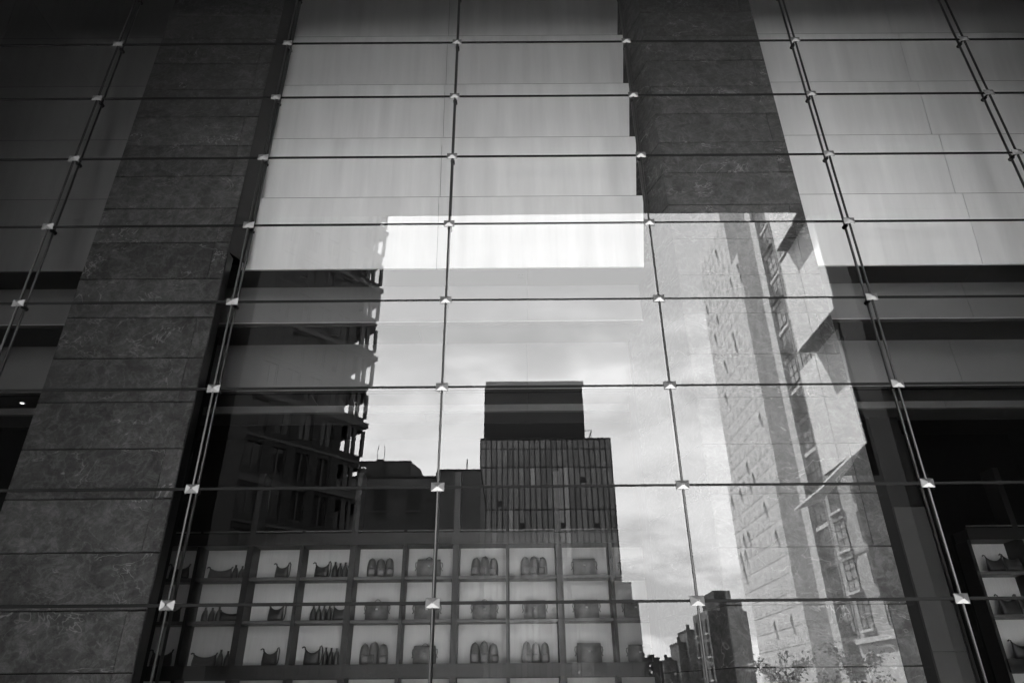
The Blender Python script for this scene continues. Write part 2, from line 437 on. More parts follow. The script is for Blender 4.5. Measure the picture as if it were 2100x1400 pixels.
# ------------------------------------------------------------------ stone pillars
CH = 0.6675
def pillar(label, x0, x1, corner, core, left_face=None, right_face=None):
    t = thing("stone_pillar", label, "pillar", (0.5 * (x0 + x1), 0.42, 0.0), "stone clad pillars")
    ox = 0.5 * (x0 + x1)
    z0 = 1.9400 - 3 * CH
    meshes = {}
    def slab(xa, xb, key):
        if key not in meshes:
            meshes[key] = MB().bbox(-(xb - xa) / 2, (xb - xa) / 2, 0.0, 0.05, 0.007, CH - 0.007, 0.004).mesh("slab", "stone")
        return meshes[key]
    for k in range(24):
        zb = z0 + k * CH
        if zb > 14.6: break
        cs = ((x0, corner - 0.0022), (corner + 0.0022, x1)) if (k % 3 != 1) else ((x0, x1),)
        for xa, xb in cs:
            put("slab", slab(xa, xb, (round(xa, 3), round(xb, 3))), t, ((xa + xb) / 2 - ox, 0.0, zb))
        for face in (left_face, right_face):
            if face is None: continue
            (ax, ay), (bx, by) = face
            L = math.hypot(bx - ax, by - ay)
            nseg = max(1, round(L / 1.5))
            for q in range(nseg):
                key = ("f", face, q)
                if key not in meshes:
                    meshes[key] = MB().bbox(0, L / nseg - 0.005, 0.0, 0.05, 0.007, CH - 0.007, 0.004).mesh("slab", "stone")
                px, py = ax + (bx - ax) * q / nseg, ay + (by - ay) * q / nseg
                put("slab", meshes[key], t, (px - ox, py - 0.42, zb), (0, 0, math.atan2(by - ay, bx - ax)))
    core_mb = MB().prism([(px - ox, py - 0.42) for px, py in core], 0.0, 15.28)
    core_mb.build("core", "interior_dark", t)
    return t
pillar("broad stone pillar with pale veins beside the dark bays of handbags", -6.47, -4.34, -4.56,
       [(-6.46, 0.473), (-4.40, 0.473), (-4.40, 0.60), (-4.95, 0.66), (-4.95, 2.0), (-6.46, 2.0)], right_face=None)
pillar("stone pillar mirroring the pale tower and brick windows", 2.55, 4.69, 4.47,
       [(2.61, 0.473), (4.68, 0.473), (4.68, 2.6), (2.02, 2.6), (2.03, 2.30)], left_face=((2.02, 1.95), (2.545, 0.425)))
# the return of the broad pillar: dark steel edge strip
MBt = MB().prism([(-4.337, 0.425), (-4.327, 0.425), (-4.17, 0.78), (-4.19, 0.79)], Z1 - .02, 15.28).box(-4.337, -4.325, 0.425, 0.62, 0.0, Z1 - .023)
o = tag(MBt.build("edge_strip", "steel_dark"), "dark metal edge strip on the inner side of the broad stone pillar", "edge strip")

# ------------------------------------------------------------------ shelving with niches
SB = [-6.25 + 0.8825 * i for i in range(11)]
def shelf_unit(label, xs, thick_odd=0):
    t = thing("display_shelf", label, "shelf unit", (0.5 * (xs[0] + xs[-1]), 4.0, 0.0), "display shelves full of bags")
    ox = 0.5 * (xs[0] + xs[-1])
    levels = [3.51, 2.83, 2.17]
    for i, x in enumerate(xs):
        w = 0.052 if (i + thick_odd) % 2 == 0 else 0.028
        top = 5.3 if (i + thick_odd) % 2 == 0 else 4.02
        MB().box(x - w - ox, x + w - ox, -0.20, 0.16, 0.0, top).build("upright", "shelf_frame", t)
    for i in range(len(xs) - 1):
        wa = 0.052 if (i + thick_odd) % 2 == 0 else 0.028
        wb = 0.052 if (i + 1 + thick_odd) % 2 == 0 else 0.028
        xa, xb = xs[i] + wa + 0.003 - ox, xs[i + 1] - wb - 0.003 - ox
        for j, z in enumerate(levels[:2]):
            MB().bbox(xa, xb, -0.17, 0.148, z - 0.055, z, 0.004).build("shelf", "shelf_board", t)
        for (z0, z1) in ((2.17, 2.775), (2.83, 3.455), (3.51, 4.02), (0.9, 1.96)):
            MB().box(xa, xb, 0.15, 0.17, z0, z1).build("back_panel", "shelf_back", t)
        MB().box(xa, xb, -0.22, -0.19, 4.25, 4.27).build("rail", "shelf_board", t)
    x0, x1 = xs[0] - ox, xs[-1] - ox
    MB().box(x0, x1, -0.235, -0.203, 4.023, 4.22).build("header", "shelf_frame", t)
    MB().box(x0, x1, -0.235, -0.203, 1.965, 2.165).build("base_beam", "shelf_frame", t)
    MB().box(x0, x1, -0.2, 0.16, 2.12, 2.165).build("base_board", "shelf_frame", t)
    MB().box(x0, x1, 0.175, 0.26, 0.0, 4.2).build("carcass", "interior_dark", t)
    MB().box(x0, x1, -0.2, 0.17, 4.03, 4.2).build("top_board", "shelf_frame", t)
    return t
shelf_unit("long dark display shelf with three rows of bags between the pillars", SB)
RB = [7.88 + 0.8825 * i for i in range(5)]
shelf_unit("dark display shelf with bags at the far side beyond the grey post", RB, 1)
# grey panelled post beyond the pillar
gp = thing("grey_post", "grey panelled post standing between the pillar and the far display shelf", "post", (6.55, 3.0, 0))
MB().bbox(-0.26, 0.26, 0, 0.05, 0.0, 2.225, 0.004).build("panel", "grey_post", gp)
MB().bbox(-0.26, 0.26, 0, 0.05, 2.235, 4.4, 0.004).build("panel", "grey_post", gp)
MB().box(-0.255, 0.255, 0.053, 0.5, 0, 6.0).build("core", "interior_dark", gp)

# ------------------------------------------------------------------ bags
def rrect(cx, cy, w, d, z, n=4, e=0.35):
    """rounded rectangle ring (4*n points)"""
    r = min(w, d) * e; out = []
    for q, (sx, sy) in enumerate(((1, 1), (-1, 1), (-1, -1), (1, -1))):
        for i in range(n):
            a = math.pi / 2 * (q + i / (n - 1))
            out.append((cx + sx * (w / 2 - r) + r * math.cos(a), cy + sy * (d / 2 - r) + r * math.sin(a), z))
    return out
def lug(mb, path, r): mb.tube(path, r, 6)
BM = {}
def bag_mesh(key, fn, mt):
    if key not in BM:
        mb = MB(); fn(mb); BM[key] = mb.mesh(key.split(':')[-1], mt, True)
    return BM[key]
def arc(x0, x1, y, z, h, n=9):
    return [(x0 + (x1 - x0) * i / (n - 1), y, z + h * math.sin(math.pi * i / (n - 1))) for i in range(n)]
def briefcase(t, handle=True, mt="leather_mid"):
    s = "h" if handle else "m"
    put("body", bag_mesh(f"brief{s}{mt}:body", lambda b: b.loft([rrect(0, 0, w, d, z) for w, d, z in ((.36, .10, 0), (.385, .125, .02), (.395, .13, .12), (.385, .11, .22), (.36, .07, .262))]), mt), t)
    fl = lambda b: b.loft([[(x * sx, y, z) for x, y, z in ((-.19, -.072, 0), (.19, -.072, 0), (.19, -.058, 0), (-.19, -.058, 0))] for sx, z in ((1, .135), ) ] + [
        [(-.193, -.072, .2), (.193, -.072, .2), (.193, -.055, .2), (-.193, -.055, .2)], [(-.186, -.052, .262), (.186, -.052, .262), (.186, -.03, .262), (-.186, -.03, .262)],
        [(-.18, .03, .275), (.18, .03, .275), (.18, .035, .268), (-.18, .035, .268)]])
    put("flap", bag_mesh(f"brief{mt}:flap", fl, mt), t)
    if handle:
        put("handle", bag_mesh(f"brief{mt}:handle", lambda b: b.tube(arc(-.06, .06, 0, .262, .04), .008, 6), mt), t)
    for sx in (-1, 1):
        put("strap_tab", bag_mesh(f"brief{mt}{sx}:strap_tab", lambda b: b.tube([(sx * .19, 0, .22), (sx * .215, 0, .215), (sx * .222, -.01, .17), (sx * .205, -.01, .12), (sx * .222, -.01, .09)], .009, 6), mt), t)
    put("buckle", bag_mesh("brief:buckle", lambda b: b.box(-.018, .018, -.078, -.0725, .14, .165), "brass"), t)
def backpack(t, mt="leather_mid"):
    def body(b):
        b.loft([rrect(0, 0, w, d, z, 4, .45) for w, d, z in ((.12, .16, 0), (.148, .18, .015), (.156, .19, .1), (.148, .18, .19), (.125, .155, .255), (.09, .12, .292), (.05, .07, .308))])
    put("body", bag_mesh(f"pack{mt}:body", body, mt), t)
    put("front_pocket", bag_mesh(f"pack{mt}:front_pocket", lambda b: b.loft([rrect(0, -.095, w, d, z, 4, .45) for w, d, z in ((.1, .03, .02), (.115, .05, .04), (.115, .05, .11), (.1, .03, .135))]), mt), t)
    put("top_loop", bag_mesh(f"pack{mt}:top_loop", lambda b: b.tube(arc(-.02, .02, .02, .3, .022, 7), .005, 6), mt), t)
def hobo(t, strap=True, w=.24, h=.22, mt="leather_dark"):
    n = 11
    def body(b):
        rings = []
        for i in range(n):
            u = -1 + 2 * i / (n - 1)
            xb, xt = u * w / 2 * 1.06, u * w / 2
            sag = h * (.72 + .28 * abs(u) ** 2.2)
            d = .055 * (1 - .55 * abs(u) ** 3)
            rings.append([(xb, -d, 0.0), (xb, -d * 1.15, h * .25), (xt, -d * .5, sag * .85), (xt, -.006, sag), (xt, .006, sag), (xt, d * .5, sag * .85), (xb, d * 1.15, h * .25), (xb, d, 0.0)])
        b.loft(rings)
    put("body", bag_mesh(f"hobo{w}{h}{mt}:body", body, mt), t)
    put("strap_tab", bag_mesh(f"hobo{w}{h}{mt}:strap_tab", lambda b: b.tube([(-w / 2, 0, h * .9), (-w / 2 - .005, 0, h * 1.05), (-w / 2 - .03, 0, h * 1.1), (-w / 2 - .055, 0, h * 1.02)], .011, 6), mt), t)
    if strap:
        put("strap", bag_mesh(f"hobo{w}{h}{mt}:strap", lambda b: b.tube([(w / 2, 0, h * .85), (w / 2 + .004, 0, h * 1.1), (w / 2 + .022, 0, h * 1.16), (w / 2 + .045, -.01, h * 1.0), (w / 2 + .05, -.02, h * .5), (w / 2 + .04, -.02, h * .15), (w / 2 + .015, -.02, .01)], .010, 6), mt), t)
    else:
        put("strap_tab", bag_mesh(f"hobo{w}{h}{mt}:strap_tab_b", lambda b: b.tube([(w / 2, 0, h * .9), (w / 2 + .005, 0, h * 1.06), (w / 2 + .02, 0, h * 1.1)], .012, 6), mt), t)
def pouch(t, h=.22, mt="leather_dark"):
    put("body", bag_mesh(f"pouch{h}{mt}:body", lambda b: b.loft([rrect(0, 0, w, d, z * h / .22, 4, .45) for w, d, z in ((.085, .09, 0), (.098, .1, .02), (.09, .095, .1), (.06, .06, .15), (.034, .034, .175), (.03, .03, .2), (.036, .03, .22))]), mt), t)
    put("drawstring", bag_mesh(f"pouch{h}{mt}:drawstring", lambda b: b.tube([(.02, -.018, h * .8), (.04, -.03, h * .74), (.048, -.045, h * .5)], .005, 5), mt), t)
ORD = ["first", "second", "third", "fourth", "fifth", "sixth", "seventh", "eighth", "ninth", "tenth"]
LEVZ = [(3.512, "top shelf"), (2.832, "middle shelf"), (2.168, "bottom shelf")]
BX = [-5.70, -4.86, -3.93, -3.06, -2.25, -1.42, -0.46, 0.38, 1.24, 2.06]
def bag(kind, x, z, label, cat, y=3.93, rz=0.0, **kw):
    nm = {briefcase: "briefcase", backpack: "backpack", hobo: "shoulder_bag", pouch: "drawstring_pouch"}[kind]
    t = thing(nm, label, cat, (x, y, z), {"briefcase": "briefcases on the shelves", "backpack": "backpacks on the shelves", "shoulder_bag": "shoulder bags on the shelves", "drawstring_pouch": "drawstring pouches on the shelves"}[nm], rz)
    kind(t, **kw)
    t.scale = (rnd.uniform(.93, 1.07), rnd.uniform(.95, 1.05), rnd.uniform(.93, 1.08))
for r, (z, lev) in enumerate(LEVZ):
    def where(c): return f"on the {lev}, {ORD[c]} niche past the broad pillar"
    def jr(a=.12): return rnd.uniform(-a, a)
    bag(hobo, BX[0] + .02, z, "dark open shoulder bag " + where(0), "handbag", strap=False, w=.30, rz=jr())
    if r == 1:
        for q in range(3):
            bag(pouch, BX[1] - .25 + q * .115, z, f"{ORD[q]} of the dark pouches " + where(1), "pouch", rz=jr(.4), h=.235 - .01 * q)
        bag(hobo, BX[1] + .19, z, "wide dark shoulder bag beside pouches " + where(1), "handbag", w=.32, h=.17, rz=jr())
    else:
        bag(hobo, BX[1] - .12, z, "wide dark shoulder bag beside pouches " + where(1), "handbag", w=.36, h=.17, strap=False, rz=jr())
        for q in range(3):
            bag(pouch, BX[1] + .13 + q * .115, z, f"{ORD[q]} of the dark pouches " + where(1), "pouch", rz=jr(.4), h=.225 - .01 * (q % 2))
    bag(hobo, BX[2], z, "upright dark shoulder bag " + where(2), "handbag", w=.22, h=.235, rz=jr())
    if r == 1:
        for q in range(4):
            bag(pouch, BX[3] - .25 + q * .088, z, f"{ORD[q]} of the dark pouches " + where(3), "pouch", rz=jr(.4), h=.25 - .006 * (q % 3))
        bag(hobo, BX[3] + .2, z, "dark strapped shoulder bag " + where(3), "handbag", w=.24, h=.23, rz=jr())
    else:
        bag(hobo, BX[3] - .19, z, "dark strapped shoulder bag " + where(3), "handbag", w=.23, h=.23, rz=jr())
        for q in range(4):
            bag(pouch, BX[3] + .03 + q * .088, z, f"{ORD[q]} of the dark pouches " + where(3), "pouch", rz=jr(.4), h=.25 - .006 * (q % 3))
    for c in (4, 6, 7):
        if r != 1:
            for q in range(3):
                bag(backpack, BX[c] - .15 + q * .15, z, f"{ORD[q]} of three backpacks " + where(c), "backpack", rz=jr(.35), mt="leather_mid")
        else:
            bag(briefcase, BX[c], z, "briefcase with front flap " + where(c), "briefcase", handle=(c != 7), rz=jr(.1))
    bag(briefcase, BX[5], z, "briefcase with top handle " + where(5), "briefcase", rz=jr(.1))
    bag(briefcase, BX[8], z, "messenger bag with side straps " + where(8), "messenger bag", handle=False, rz=jr(.1))
    bag(briefcase, BX[9], z, "messenger bag partly hidden " + where(9), "messenger bag", handle=False, rz=jr(.1))
    for q, xx in enumerate((8.30, 8.62)):
        bag(hobo, xx, z, f"{('inner', 'outer')[q]} of two dark totes on the {lev} beyond the grey post", "handbag", w=.29, h=.27, strap=False, rz=jr())

# small ceiling fittings
def downlight(x, y, z, label, lit=False):
    t = thing("ceiling_downlight", label, "downlight", (x, y, z), "downlights in the shop ceiling")
    ring = [(0.055 * math.cos(a * math.pi / 8), 0.055 * math.sin(a * math.pi / 8)) for a in range(16)]
    MB().prism(ring, -0.012, -0.001).build("trim", "lamp_body", t)
    MB().prism([(a * .55, b * .55) for a, b in ring], -0.016, -0.0125).build("lens", "lamp_glow" if lit else "lamp_body", t)
downlight(-3.37, 1.2, Z1, "unlit dark downlight under the white bulkhead near the broad pillar")
downlight(0.18, 1.2, Z1, "unlit downlight under the white bulkhead in the middle bay")
downlight(-2.97, 1.95, Z2, "unlit downlight in the second ceiling step near the broad pillar")
downlight(-8.38, 2.62, Z3 + .004, "small lit downlight in the dark bay beyond the broad pillar", True)
downlight(9.4, 1.95, Z2, "unlit downlight in the ceiling step above the far shelf")

# ------------------------------------------------------------------ glass facade
W, H = 3.0, 1.33551
XC = [-3.9005 + W * c for c in range(-2, 6)]
ZR = [2.6088 + H * k for k in range(-2, 10)]
ZR[0] = 0.0
ZR[-1] = 15.27
fac = thing("glass_facade", "glass shop front of wide panes held by small steel clamps", "glass wall", (0, 0, 0))
GAP = 0.015
pane_mesh = {}
def pane(w, h):
    key = (round(w, 4), round(h, 4))
    if key not in pane_mesh:
        mb = MB()
        a, b, d = w / 2, h / 2, 0.016
        p = [(-a, 0, -b), (a, 0, -b), (a, d, -b), (-a, d, -b), (-a, 0, b), (a, 0, b), (a, d, b), (-a, d, b)]
        mb.poly(p, [(0, 1, 5, 4)], 0)
        mb.poly(p, [(0, 3, 2, 1), (4, 5, 6, 7), (1, 2, 6, 5), (2, 3, 7, 6), (3, 0, 4, 7)], 1)
        pane_mesh[key] = mb.mesh("pane", ["glass", "glass_inner"])
    return pane_mesh[key]
prng = random.Random(4)
for i in range(len(XC) - 1):
    for j in range(len(ZR) - 1):
        w = XC[i + 1] - XC[i] - 2 * GAP; h = ZR[j + 1] - ZR[j] - 2 * GAP
        rx, rz = prng.gauss(0, 0.15), prng.gauss(0, 0.11)
        put("pane", pane(w, h), fac, ((XC[i] + XC[i + 1]) / 2, 0.0, (ZR[j] + ZR[j + 1]) / 2), (R_(rx), 0, R_(rz)))
# silicone joints: one strip for each row and column
for z in ZR[1:-1]:
    MB().box(XC[0], XC[-1], 0.004, 0.012, z - 0.0185, z + 0.0185).build("joint", "silicone", fac)
    MB().tube([(XC[0], 0.024, z), (XC[-1], 0.024, z)], 0.009, 6).build("joint_rod", "silicone", fac)
for x in XC[1:-1]:
    MB().box(x - 0.0145, x + 0.0145, 0.0045, 0.0115, 0.0, 15.27).build("joint", "silicone", fac)
    MB().tube([(x, -0.004, 0.0), (x, -0.004, 15.27)], 0.0125, 10).build("cover_rod", "cover_steel", fac, smooth=True)
for x in XC[1:-1]:
    MB().tube([(x, 0.135, 0.0), (x, 0.135, 15.27)], 0.0185, 12).build("tension_rod", "rod_steel", fac, smooth=True)
# clamps
cm = MB()
a, b, d, e = 0.080, 0.054, -0.012, 0.014
cm.poly([(-a, -0.002, -b), (a, -0.002, -b), (a, -0.002, b), (-a, -0.002, b), (-a, d, -b), (a, d, -b), (a, d, b), (-a, d, b),
         (-e, d - 0.03, -e * .7), (e, d - 0.03, -e * .7), (e, d - 0.03, e * .7), (-e, d - 0.03, e * .7)],
        [(0, 1, 5, 4), (1, 2, 6, 5), (2, 3, 7, 6), (3, 0, 4, 7), (4, 5, 9, 8), (5, 6, 10, 9), (6, 7, 11, 10), (7, 4, 8, 11), (8, 9, 10, 11), (3, 2, 1, 0)])
clamp_me = cm.mesh("clamp", "steel")
screw_me = MB().prism([(0.0065 * math.cos(q * math.pi / 4), 0.0065 * math.sin(q * math.pi / 4)) for q in range(8)], 0, 0.004).mesh("screw", "silicone")
arm_me = MB().tube([(0, 0.02, 0), (0, 0.10, 0)], 0.016, 8).tube([(0, 0.10, 0), (0, 0.175, 0)], 0.034, 10).mesh("arm", "steel_dark")
for x in XC[1:-1]:
    for z in ZR[1:-1]:
        c = put("clamp", clamp_me, fac, (x, 0, z))
        put("screw", screw_me, c, (0, -0.0415, 0), (math.pi / 2, 0, 0))
        put("arm", arm_me, c)

# ------------------------------------------------------------------ canopy over the pavement
cp = thing("entrance_canopy", "dark flat canopy whose edge cuts off the mirrored sky", "canopy", (-5, -3.3, 13.3))
MB().box(-40, 40, -3.25, 3.24, 0.02, 2.6).build("deck", "canopy", cp)
for k in range(27):
    MB().box(-39.9 + 3 * k, -36.93 + 3 * k, -3.24, 3.23, 0.0, 0.017).build("soffit_panel", "canopy", cp)

# ================================================================== the street behind the camera, seen in the glass
# (distances D are metres from the glass towards -Y)
def yb(mb, x0, x1, d0, d1, z0, z1, mi=0): return mb.box(x0, x1, -d1, -d0, z0, z1, mi)

# ---- dark corner building along the west side
X0 = -12.0
cb = thing("corner_building", "dark brick building with see-through corner windows, mirrored beside the sky", "building", (X0, -46.3, 0), None, R_(42.5))
def cbp(name, mt, x0, x1, d0, d1, z0, z1):
    return MB().box(x0 - X0, x1 - X0, D_END - d1, D_END - d0, z0, z1).build(name, mt, cb)
BAY, NB = 1.95, 16
D_END = 46.3
D_LAST = D_END - 2.7
D_FIRST = D_LAST - BAY * NB
FL = [15.4 + 3.3 * k - 3.3 * 4 for k in range(14)]      # lintel heights of the storeys
win_f = MB()
fw_, fh_ = 1.22, 2.4
for (a0, a1, z0, z1) in ((-fw_ / 2, -fw_ / 2 + .09, 0, fh_), (fw_ / 2 - .09, fw_ / 2, 0, fh_), (-.05, .05, .09, fh_ - .09), (-fw_ / 2 + .09, fw_ / 2 - .09, 0, .09), (-fw_ / 2 + .09, fw_ / 2 - .09, fh_ - .09, fh_)):
    win_f.box(-.12, .03, a0, a1, z0, z1)
win_f = win_f.mesh("window", "dark_metal_frame")
win_p = MB().box(-.12, -.08, -fw_ / 2 + .05, fw_ / 2 - .05, .05, fh_ - .05).mesh("pane", "dark_window")
pier = MB().box(-.5, 0, -.36, .36, 0, 48.0).mesh("pier", "dark_brick")
wrng = random.Random(7)
for k, zt in enumerate(FL):
    zs = zt - 2.2
    nxt = FL[k + 1] - 2.2 if k + 1 < len(FL) else zt + 1.1
    cbp("spandrel", "dark_brick", -12.5, -12.04, D_FIRST - 1, D_END - .3, zt + .0, nxt)
    if k % 2 == 0:
        cbp("ledge", "dark_metal_frame", -12.6, -11.93, D_FIRST - 1, D_END + .16, zt + .30, zt + .72)
    else:
        cbp("ledge", "dark_metal_frame", -12.6, -11.975, D_FIRST - 1, D_END - .2, zt + .38, zt + .58)
    for i in range(NB):
        wob = put("window", win_f, cb, (-.16, D_END - (D_FIRST + BAY * (i + .5)), zs - .02))
        put("pane", win_p, wob, (0, 0, 0), (0, 0, R_(wrng.uniform(-.6, .6))))
    # the open corner storey: slab and glass on both sides
    if zt > 15:
        cbp("floor_slab", "dark_brick", -22, -12.505, D_LAST + .2, D_END - .31, zt + .25, nxt - .25)
        cbp("corner_spandrel", "dark_brick", -22, -12.505, D_END - .3, D_END, zt, nxt)
        cbp("corner_mullion", "dark_metal_frame", -12.32, -12.05, D_END - 1.75, D_END - 1.38, zs + .003, zt - .003)
        cbp("corner_mullion", "dark_metal_frame", -12.32, -12.05, D_END - 1.13, D_END - .86, zs + .003, zt - .003)
        cbp("corner_post", "dark_metal_frame", -12.30, -12.04, D_END - .26, D_END - .02, zs + .003, zt - .003)
        cbp("corner_mullion", "dark_metal_frame", -13.55, -13.42, D_END - .2, D_END - .05, zs + .003, zt - .003)
        if k % 3 == 1:
            cbp("roller_blind", "dark_metal_frame", -13.40, -12.31, D_END - .28, D_END - .22, zt - .7 - .4 * wrng.random(), zt - .004)
        cbp("corner_pane", "glass_inner", -16.4, -12.31, D_END - .12, D_END - .10, zs + .004, zt - .004)
    else:
        cbp("corner_wall", "dark_window", -12.4, -12.2, D_LAST + .61, D_END - .3, zs + .003, zt - .003)
for i in range(NB + 1):
    put("pier", pier, cb, (0, D_END - (D_FIRST + BAY * i), 0))
cbp("corner_jamb", "dark_brick", -17.4, -16.5, D_END - .4, D_END - .004, 0, 48)
cbp("end_wall", "dark_brick", -24, -17.403, D_END - .5, D_END - .02, 0, 48)
cbp("inner_wall", "far_dark", -12.9, -12.6, D_FIRST, D_LAST + .1, 0, 48)
cbp("party_wall", "far_dark", -22.5, -12.61, D_LAST + .11, D_LAST + .19, 0, 48)
cbp("core_wall", "far_dark", -22.6, -22.3, D_LAST + .2, D_END - .51, 0, 48)
cbp("roof", "dark_brick", -24, -12.02, D_FIRST - .9, D_END - .01, 48.003, 48.9)
cbp("north_wall", "dark_brick", -24, -12.02, D_FIRST - 1.6, D_FIRST - 1.01, 0, 48)
# small floodlight on the corner
fl = thing("floodlight", "small lit floodlight at the foot of the dark building's open corner", "floodlight", (-11.85, -46.2, 18.6))
MB().box(-.12, .12, -.1, .1, -.2, .2).build("housing", "lamp_body", fl)
MB().prism([(.2 * math.cos(q * math.pi / 6), .2 * math.sin(q * math.pi / 6)) for q in range(12)], .205, .24).build("lens", "lamp_glow", fl)

# black wall carrying the canopy, and an unseen east one added for shade
sw = thing("canopy_shade_wall", "black wall under the canopy close by the camera, darkening the bay beyond the broad pillar", "wall", (-11.4, -7.0, 0), "black walls that carry the canopy")
MB().box(-5, 5, -.5, .5, 0, 13.29).build("wall", "black_cladding", sw)
MB().box(-5.02, 5.02, -.52, .52, 0, .3).build("plinth", "black_cladding", sw)
added_east_wall = thing("canopy_shade_wall", "added unseen black wall that shades the bay of the far display shelf", "wall", (13.3, -7.0, 0), "black walls that carry the canopy")  # added out of view to keep light off the outer bay
MB().box(-4.6, 4.6, -.5, .5, 0, 13.29).build("wall", "black_cladding", added_east_wall)
MB().box(-4.62, 4.62, -.52, .52, 0, .3).build("plinth", "black_cladding", added_east_wall)

# ---- grey rendered block behind, with a roof house
gb = thing("rendered_block", "low grey rendered block with a roof house, mirrored beyond the dark corner", "building", (-14, -60, 0))
def gbp(name, mt, x0, x1, d0, d1, z0, z1): return MB().box(x0 + 14, x1 + 14, 60 - d1, 60 - d0, z0, z1).build(name, mt, gb)
gbp("wall", "grey_render", -22, -7.35, 60, 72, 0, 22.1)
gbp("wall", "grey_render_light", -7.34, -2.9, 59.4, 72, 0, 22.35)
gbp("parapet", "far_dark", -22.1, -7.36, 59.9, 72.1, 22.103, 22.3)
gbp("parapet", "far_dark", -7.33, -2.8, 59.3, 72.1, 22.353, 22.5)
gbp("cornice", "grey_render_light", -22, -7.36, 59.82, 59.97, 20.9, 22.0)
MB().prism([(-15.9 + 14, -2.5), (-10.45 + 14, -2.5), (-9.7 + 14, -5), (-9.7 + 14, -8), (-15.9 + 14, -8)], 22.31, 24.6).build("roof_house", "grey_render", gb)
gbp("roof_edge", "far_dark", -16, -10.4, 62.4, 68, 24.603, 24.72)
gbp("chimney", "far_dark", -14.2, -13.5, 63, 64, 24.723, 25.1)
gbp("vent_pipe", "far_dark", -4.5, -4.38, 62, 62.12, 22.5, 24.4)
for (x, z) in ((-13.1, 18.2), (-9.7, 18.2), (-13.1, 13.6), (-9.7, 13.6), (-6.2, 13.6), (-13.1, 9.0), (-9.7, 9.0), (-6.2, 9.0)):
    w_ = gbp("window", "far_dark", x - .62, x + .62, 59.9 if x < -7.4 else 59.3, 60.02 if x < -7.4 else 59.42, z, z + 2.3)
    gbp_s = MB().box(x - .75 + 14, x + .75 + 14, (.12 if x < -7.4 else .72), (.22 if x < -7.4 else .82), z - .16, z - .003).build("sill", "grey_render_light", gb)
for q in range(9):
    gbp("ladder_rung", "far_dark", -13.6, -13.0, 62.35, 62.4, 22.5 + .23 * q, 22.54 + .23 * q)
ant = thing("roof_antenna", "thin twin antenna on the grey block's roof house", "antenna", (-13.9, -63.5, 25.1))
for q in (-.35, .35):
    MB().tube([(q, 0, 0), (q * 1.1, 0, 1.1), (q * .8, 0, 1.7)], .03, 5).build("mast", "far_dark", ant)

# ---- central dark glass tower
tw = thing("glass_tower", "dark curtain-wall tower with a black penthouse, mirrored in the middle panes", "tower", (7, -120, 0))
def twp(name, mt, x0, x1, d0, d1, z0, z1): return MB().box(x0 - 7, x1 - 7, 120 - d1, 120 - d0, z0, z1).build(name, mt, tw)
TX0, TX1, TZ = -5.5, 20.0, 47.1
twp("core", "tower_mullion", TX0 + .1, TX1 - .1, 120.3, 142, 0, TZ - .1)
NCOL = 24
pw = (TX1 - TX0) / NCOL
trng = random.Random(5)
tz = [0, 4.6, 7.9, 11.2, 14.5, 18.2, 21.5, 24.8, 28.1, 32.3, 37.0, 43.6, 45.4, TZ]
tz = [0, 7.9, 14.5, 20.5, 24.8, 29.4, 33.6, 37.9, 41.5, 45.2, TZ]
pan = {}
for j in range(len(tz) - 1):
    for i in range(NCOL):
        key = j
        if key not in pan:
            pan[key] = [MB().box(-pw / 2 + .055, pw / 2 - .055, -.06, .06, .07, tz[j + 1] - tz[j] - .07).mesh("glass_panel", q_) for q_ in ("tower_glass", "tower_glass_painted_glare")]
        put("glass_panel", pan[key][1 if (i in (14, 15) and j < 8) or trng.random() < (.4 if j < 3 else .06 if j < 8 else 0) else 0], tw, (TX0 + pw * (i + .5) - 7, 0.05, tz[j]), (R_(trng.gauss(0, .5)), 0, R_(trng.gauss(0, .7))))  # paler panels in two columns and the lower rows paint reflections
    if j: twp("transom", "tower_mullion", TX0, TX1, 119.86, 119.9, tz[j] - .12, tz[j] + .12)
for i in range(NCOL + 1):
    twp("mullion", "tower_mullion", TX0 + pw * i - .11, TX0 + pw * i + .11, 119.80, 119.96, 0, TZ)
for i, j in ((7, 5), (3, 6), (14, 5), (20, 5), (7, 3), (16, 4), (11, 2), (5, 3), (18, 7)):
    twp("vent_window", "tower_mullion", TX0 + pw * i + .12, TX0 + pw * (i + 1) - .12, 119.78, 119.85, tz[j] + .6, tz[j] + 1.7)
twp("roof_edge", "tower_mullion", TX0 - .1, TX1 + .1, 119.7, 142, TZ + .003, TZ + .25)
twp("penthouse", "tower_louver", -4.95, 15.4, 122, 138, TZ + .26, 59.9)
for i in range(14):
    twp("louver_post", "tower_mullion", -4.9 + 1.55 * i, -4.78 + 1.55 * i, 121.85, 121.99, TZ + .26, 59.9)
for q in range(17):
    twp("rail_post", "tower_mullion", -4.9 + 1.33 * q, -4.84 + 1.33 * q, 120.2, 120.26, TZ + .255, 48.9)
twp("rail", "dark_metal_frame", -5.0, 16.6, 120.18, 120.28, 48.93, 49.08)
twp("rail", "dark_metal_frame", 16.45, 16.6, 120.31, 128, 48.93, 49.08)
# podium wing
for j in range(4):
    for i in range(5):
        key = ("p", j)
        if key not in pan:
            pan[key] = MB().box(-1.0, 1.0, -.06, .06, .06, 4.94).mesh("glass_panel", "tower_glass")
        put("glass_panel", pan[key], tw, (10.9 + 2.1 * (i + .5) - 7, 2.0, 5.0 * j), (R_(trng.gauss(0, .5)), 0, R_(trng.gauss(0, .7))))
twp("podium_core", "tower_mullion", 10.9, 21.3, 118.1, 119.7, 0, 19.9)
twp("podium_edge", "tower_mullion", 10.85, 21.4, 117.7, 119.65, 20.0, 20.2)

